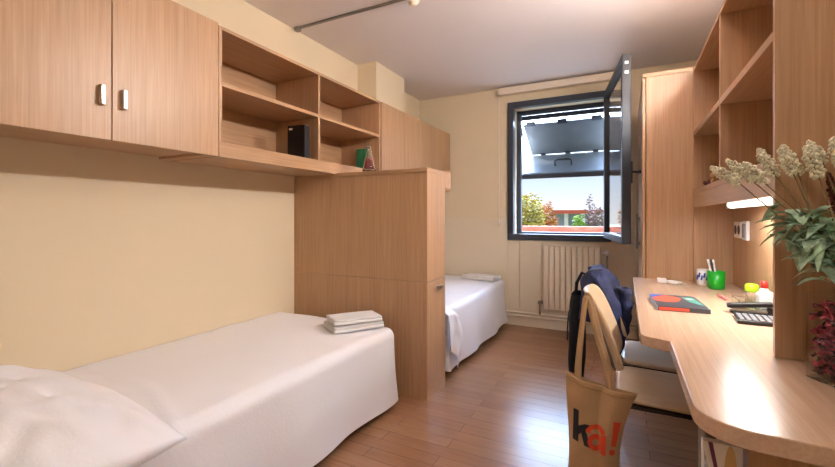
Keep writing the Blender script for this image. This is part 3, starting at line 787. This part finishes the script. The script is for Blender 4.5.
# black rucksack behind the far chair
m = MB()
def ruck(u, v):
    a_ = u*2*pi; f = v
    w_ = (sin(pi*min(1, max(0, .04+.93*f))))**.22
    x = -.215-.022+.040*cos(a_)*w_*abs(cos(a_))**-.3 if abs(cos(a_)) > 1e-3 else -.237
    y = JY-.02+.135*w_*(abs(sin(a_))**.7)*(1 if sin(a_) > 0 else -1)
    return (x+.006*nz(a_, v*5, 2), y, .24+.50*f)
m.grid(32, 26, ruck, closed_u=True)
t = thing('rucksack', 'black rucksack hanging behind the far chair', 'bag', (-.237, JY, .24))
obj('bag_body', m, BLACKF, t, smooth=True)
obj('zip', MB().tube([(-.277, JY-.02+.10*cos(pi*k/12), .50+.14*sin(pi*k/12)) for k in range(13)], .004, 6), DARKM, t, smooth=True)
obj('shoulder_strap', MB().tube([(-.24, JY-.08, .72), (-.235, JY-.07, .80), (-.21, JY-.06, .855), (-.18, JY-.055, .84)], .008, 8), BLACKF, t, smooth=True)

# tote bag on the near chair
def bag_pt(a_, f, off=0):
    """a_ -1..1 across the front, f 0 bottom..1 top, off>0 in front of the cloth"""
    x0 = -.205+.006*sin(f*5); x1 = (-.022+.060*max(0, (f-.25)/.75)**2.0) if f < 10 else 0
    zt_l, zt_r = .548, .497; zb = .13
    g = (a_+1)/2
    x = x0+(x1-x0)*g; zt_ = zt_l+(zt_r-zt_l)*g-.012*sin(pi*g)
    z = zb+(zt_-zb)*f
    return x, z
def bag_front(a_, f, off=0):
    x, z = bag_pt(a_, f)
    d = (.008+.022*sin(pi*min(1, .12+.75*(1-f))))*(1-abs(a_)**4)
    cr = .006*sin(a_*7+f*2)*(f**1.5)+.006*nz(a_*2, f*3, 5)+.010*math.exp(-((a_-.25+.2*f)/.10)**2)*f
    return (x, 1.694-d+cr*(1-abs(a_)**6)-off+.02*(a_+1)/2, z)
def bag_back(a_, f):
    x, z = bag_pt(a_, f)
    d = (.006+.014*sin(pi*min(1, .12+.75*(1-f))))*(1-abs(a_)**4)
    return (x, 1.697+d+.02*(a_+1)/2, z)
t = thing('tote_bag', 'tan canvas tote bag with a printed word hanging on the near chair', 'bag', (-.1, 1.70, .13))
m = MB()
g1 = m.grid(40, 40, lambda u, v: bag_front(u*2-1, v)); g2 = m.grid(40, 40, lambda u, v: bag_back(u*2-1, v))
for j in range(39):
    m.bm.faces.new((g1[j][0], g1[j+1][0], g2[j+1][0], g2[j][0])); m.bm.faces.new((g1[j][39], g2[j][39], g2[j+1][39], g1[j+1][39]))
for i in range(39): m.bm.faces.new((g1[0][i], g2[0][i], g2[0][i+1], g1[0][i+1]))
obj('bag_body', m, CANVAS, t, smooth=True)
hem = MB(); hem.grid(40, 4, lambda u, v: bag_front(u*2-1, .945+.055*v, .0022)); obj('top_hem', hem, CANVAS, t, smooth=True, solid=.003)
def strap(pts, w_=.024):
    mm = MB(); n_ = len(pts)
    P = [Vector(p) for p in pts]
    fine = []
    for i in range(n_-1):
        for k in range(6):
            s_ = k/6; p0 = P[max(0, i-1)]; p1 = P[i]; p2 = P[i+1]; p3 = P[min(n_-1, i+2)]
            fine.append(.5*((2*p1)+(p2-p0)*s_+(2*p0-5*p1+4*p2-p3)*s_**2+(3*p1-p0-3*p2+p3)*s_**3))
    fine.append(P[-1])
    rows = []
    for i, p in enumerate(fine):
        d = (fine[min(i+1, len(fine)-1)]-fine[max(i-1, 0)]).normalized()
        sd = d.cross(Vector((0, 1, 0)))
        if sd.length < .35: sd = Vector((1, 0, 0)) if sd.length < .01 else sd.normalized()
        sd.normalize()
        rows.append([mm.bm.verts.new(p+sd*w_*.5), mm.bm.verts.new(p-sd*w_*.5)])
    for a_, b_ in zip(rows, rows[1:]): mm.bm.faces.new((a_[0], a_[1], b_[1], b_[0]))
    return mm
obj('handle', strap([(-.166, 1.686, .50), (-.168, 1.687, .56), (-.160, 1.70, .66), (-.150, 1.72, .76), (-.142, 1.735, .832), (-.128, 1.735, .81), (-.104, 1.715, .71), (-.066, 1.70, .58), (-.050, 1.698, .49)], .019), CANVAS, t, smooth=True, solid=.003)
obj('handle', strap([(-.164, 1.712, .50), (-.164, 1.718, .58), (-.156, 1.735, .70), (-.146, 1.75, .80), (-.138, 1.752, .843), (-.122, 1.75, .815), (-.096, 1.737, .71), (-.060, 1.725, .58), (-.046, 1.722, .49)], .019), CANVAS, t, smooth=True, solid=.003)
# the printed word: k in charcoal, a and ! in orange red, on the bag front
def inv(x, z):
    f = .6
    for _ in range(12):
        x0 = -.205+.006*sin(f*5); x1 = -.022+.060*max(0, (f-.25)/.75)**2.0
        g = min(1, max(0, (x-x0)/(x1-x0)))
        zt_ = .548+(.497-.548)*g-.012*sin(pi*g); f = (z-.13)/(zt_-.13)
    return 2*g-1, f
def px(x, y):      # position on the bag cloth of a mark measured in the photograph: x across, y down
    return -.181+(x-574)*.00343, .417-(y-408)*.0034
def quadstrip(mm, a, b, c, d, n=8, off=.0022):
    """quad a-b (one side), d-c (other side) subdivided and laid on the cloth"""
    A_, B_, C_, D_ = [Vector((*p, 0)) for p in (a, b, c, d)]
    def fn(u, v):
        p = A_.lerp(B_, u).lerp(D_.lerp(C_, u), v); x, z = px(p.x, p.y); q, f = inv(x, z); return bag_front(q, f, off)
    mm.grid(n, n, fn)
kk = MB()
quadstrip(kk, (574.2, 408), (580, 409), (579.2, 445), (573.2, 443.5))
quadstrip(kk, (579.2, 426.5), (586, 423.2), (592, 424), (579.2, 437))
quadstrip(kk, (582, 432), (586.5, 427.5), (591.5, 449), (585.5, 447.5))
obj('printed_letter', kk, INKK, t, label='charcoal letter k')
aa = MB()
def ringstrip(mm, cx, cy, r0, r1, a0, a1, sy=1.15, n=24, off=.0026):
    def fn(u, v):
        an = R(a0+(a1-a0)*u); r_ = r0+(r1-r0)*v
        x, z = px(cx+r_*cos(an), cy+r_*sy*sin(an)); q, f = inv(x, z); return bag_front(q, f, off)
    mm.grid(n, 4, fn)
ringstrip(aa, 597, 442, 3.2, 8.2, 0, 360, 1.15)
ringstrip(aa, 597, 433, 5.4, 10.2, 185, 350, 1.05)
quadstrip(aa, (602.5, 432), (607.6, 432.5), (607.0, 455), (601.8, 454), off=.003)
obj('printed_letter', aa, INKR, t, label='orange red letter a')
ee = MB()
quadstrip(ee, (614.8, 416), (621.8, 417.2), (616.6, 444.5), (612.2, 443.5))
ringstrip(ee, 613.2, 450.6, .05, 3.0, 0, 360, 1.15)
obj('printed_letter', ee, INKR, t, label='orange red exclamation mark')

# ------------------------------------------------------------------ outdoors
def tree(name, label, cat, x, y, z0, h, w_, mat, n, seed, trunk=True, leaf_s=.16, group=None):
    rr = random.Random(seed)
    t = thing(name, label, cat, (x, y, z0), 0, group)
    m = MB()
    for i in range(n):
        while True:
            p = Vector((rr.uniform(-1,1), rr.uniform(-1,1), rr.uniform(-1,1)))
            if .15 < p.length < 1: break
        p *= 1+.35*mnoise.noise(p*2.1+Vector((seed, 0, 0)))
        c = Vector((x+p.x*w_*.5, y+p.y*w_*.5, z0+h*.60+p.z*h*.42))
        mt = Matrix.Translation(c) @ Matrix.Rotation(rr.random()*6.3, 4, 'Z') @ Matrix.Rotation(rr.random()*3.1, 4, 'X')
        s_ = leaf_s*(.6+.8*rr.random())
        vs = [m.bm.verts.new(mt @ Vector(q)) for q in ((-s_, 0, 0), (0, -.55*s_, .1*s_), (s_, 0, 0), (0, .55*s_, .1*s_))]
        m.bm.faces.new(vs)
    obj('crown', m, mat, t)
    if trunk:
        tr = MB(); tr.tube([(x, y, z0), (x+.05, y, z0+h*.35), (x, y, z0+h*.75)], [.11, .08, .03], 8)
        for k in range(7):
            a_ = k*2.4; zz = z0+h*(.28+.05*k)
            tr.tube([(x+.04, y, zz), (x+.3*w_*cos(a_), y+.3*w_*sin(a_), zz+h*.22)], [.045, .012], 6)
        obj('trunk', tr, TRUNK, t)
    return t
GZ = -1.5
struct('floor_terrace', bx(-14, 12, YB+.35, 9.0, -.15, -.02), PAVE)
struct('ground', bx(-80, 60, 9.01, 160, GZ-.1, GZ), GRASS)
t = thing('terrace_parapet', 'low red brick parapet outside the window', 'parapet', (-2, 8.9, -.02))
obj('parapet_wall', bx(-14, 12, 8.8, 8.98, -.019, .90), TERRA, t)
obj('coping', bx(-14, 12, 8.76, 9.02, .901, .968), TERRA, t, bevel=.01)
G = 'trees and bushes beyond the parapet'
tree('autumn_tree', 'bushy yellow green tree at the left of the window view', 'tree', -5.5, 26, GZ, 4.05, 2.1, TREEY, 3000, 3, leaf_s=.10, group=G)
tree('autumn_tree', 'orange autumn tree just beyond the yellow green one', 'tree', -5.06, 30, GZ, 3.6, 1.6, TREEO, 2200, 8, leaf_s=.10, group=G)
tree('autumn_tree', 'tall orange tree mirrored in the opened window pane', 'tree', -8.7, 27, GZ, 4.5, 1.7, TREEO, 2200, 12, leaf_s=.10, group=G)
tree('bare_tree', 'thin grey brown tree rising above the red roofed shelter', 'tree', -1.98, 27.5, GZ, 4.1, .7, BARE, 500, 19, leaf_s=.07, group=G)
tree('green_bush', 'bright green bush in front of the red roofed shelter', 'bush', -2.12, 22, GZ, 2.66, 1.0, TREEG, 1400, 23, trunk=False, leaf_s=.08, group=G)
tree('brown_bush', 'brown bush at the right of the window view', 'bush', -1.42, 25, GZ, 3.1, 1.15, BARE, 1300, 29, trunk=False, leaf_s=.09, group=G)
t = thing('garden_shelter', 'open shelter with a red roof and white columns', 'shelter', (-3.5, 34, GZ))
obj('roof', bx(-5.4, -1.6, 33, 36, 1.45, 1.72), PERG, t)
for x in (-5.2, -4.1, -2.9, -1.8): obj('column', bx(x-.13, x+.13, 33.1, 33.36, GZ, 1.45), CONC, t)
obj('rear_wall', bx(-5.35, -1.65, 35.8, 35.99, GZ, 1.449), plain('slate_render', (120, 130, 150), .8), t)

# ------------------------------------------------------------------ lamps, sky, camera
t = thing('fill_lamp', 'added round fill lamp on the ceiling behind the viewer', 'lamp', (.2, -.4, H-.08))  # added fill light out of view, brightens the near side of the room
obj('fill_plate', MB().lathe([(0,0),(.2,0),(.2,.02),(0,.02)], 0.2, -.4, 32, H-.021), WHITE, t)
obj('fill_diffuser', MB().lathe([(0,-.06),(.10,-.055),(.17,-.03),(.19,-.001),(0,-.001)], 0.2, -.4, 32, H-.022), emis('fill_lamp_glow', (255, 250, 246), FILL_LAMP), t, smooth=True)
t = thing('shelf_top_lamp', 'strip lamp standing on top of the shelf unit and lighting the ceiling', 'lamp', (.46, 2.06, 2.109))
obj('lamp_base', bx(.43, .49, 1.62, 2.5, 2.1085, 2.135), WHITE, t, bevel=.003)
for y in (1.625, 2.475): obj('lamp_holder', bx(.445, .475, y, y+.02, 2.136, 2.22), WHITE, t)
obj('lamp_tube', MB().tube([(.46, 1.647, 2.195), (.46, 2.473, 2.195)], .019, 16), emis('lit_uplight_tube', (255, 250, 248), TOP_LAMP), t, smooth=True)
def area(name, loc, rot, sx_, sy_, e, col, shape='RECTANGLE'):
    l = bpy.data.lights.new(name, 'AREA'); l.shape = shape; l.size = sx_; l.size_y = sy_; l.energy = e; l.color = col[:3]
    o = bpy.data.objects.new(name, l); o.location = loc; o.rotation_euler = rot; C.objects.link(o); return o
area('strip_lamp_light', (.465, 2.11, 1.19), (0, 0, 0), .03, .78, 3.2, (1, .97, .93))
sl = bpy.data.lights.new('sun', 'SUN'); sl.energy = SUN; sl.angle = R(1); sl.color = (1, .93, .82)
so = bpy.data.objects.new('sun', sl); so.rotation_euler = (R(44), 0, R(-72)); C.objects.link(so)

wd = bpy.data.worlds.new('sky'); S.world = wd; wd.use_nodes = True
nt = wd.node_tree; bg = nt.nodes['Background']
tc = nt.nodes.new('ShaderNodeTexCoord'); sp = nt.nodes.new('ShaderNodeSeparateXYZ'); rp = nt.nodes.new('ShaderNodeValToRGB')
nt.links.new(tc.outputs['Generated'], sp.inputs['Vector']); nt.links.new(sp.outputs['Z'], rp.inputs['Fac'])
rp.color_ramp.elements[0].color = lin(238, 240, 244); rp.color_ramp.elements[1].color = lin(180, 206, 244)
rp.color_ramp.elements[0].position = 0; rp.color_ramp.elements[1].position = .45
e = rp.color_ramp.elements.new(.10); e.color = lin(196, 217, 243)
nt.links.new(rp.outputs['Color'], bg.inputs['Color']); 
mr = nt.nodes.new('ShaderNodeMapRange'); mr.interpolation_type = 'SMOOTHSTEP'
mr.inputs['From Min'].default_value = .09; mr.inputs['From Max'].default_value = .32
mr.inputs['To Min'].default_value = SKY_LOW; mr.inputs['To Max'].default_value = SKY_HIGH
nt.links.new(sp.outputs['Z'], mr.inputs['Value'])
# unseen sky on the window side brightened to light the room; elsewhere dimmer
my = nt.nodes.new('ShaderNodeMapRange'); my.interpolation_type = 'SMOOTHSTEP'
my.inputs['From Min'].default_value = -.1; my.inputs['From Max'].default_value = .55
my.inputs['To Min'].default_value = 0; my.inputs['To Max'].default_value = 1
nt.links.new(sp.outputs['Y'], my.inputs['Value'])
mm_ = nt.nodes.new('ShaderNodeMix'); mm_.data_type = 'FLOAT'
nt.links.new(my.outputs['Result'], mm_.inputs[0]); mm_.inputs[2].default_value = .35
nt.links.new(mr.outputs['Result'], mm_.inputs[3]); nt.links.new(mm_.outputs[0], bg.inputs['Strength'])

cam = bpy.data.cameras.new('camera'); co = bpy.data.objects.new('camera', cam); C.objects.link(co)
co.location = (0, 0, 1.15); co.rotation_euler = (pi/2, 0, R(27.07))
cam.sensor_width = 36; cam.lens = 408/835*36; cam.shift_y = -16/835; cam.clip_start = .02; cam.clip_end = 400
S.camera = co
S.view_settings.view_transform = 'Standard'; S.view_settings.look = 'None'
S.view_settings.gamma = 1; S.view_settings.use_curve_mapping = False; S.view_settings.exposure = 1.42
S.cycles.max_bounces = 10; S.cycles.diffuse_bounces = 6; S.cycles.glossy_bounces = 5; S.cycles.transmission_bounces = 10
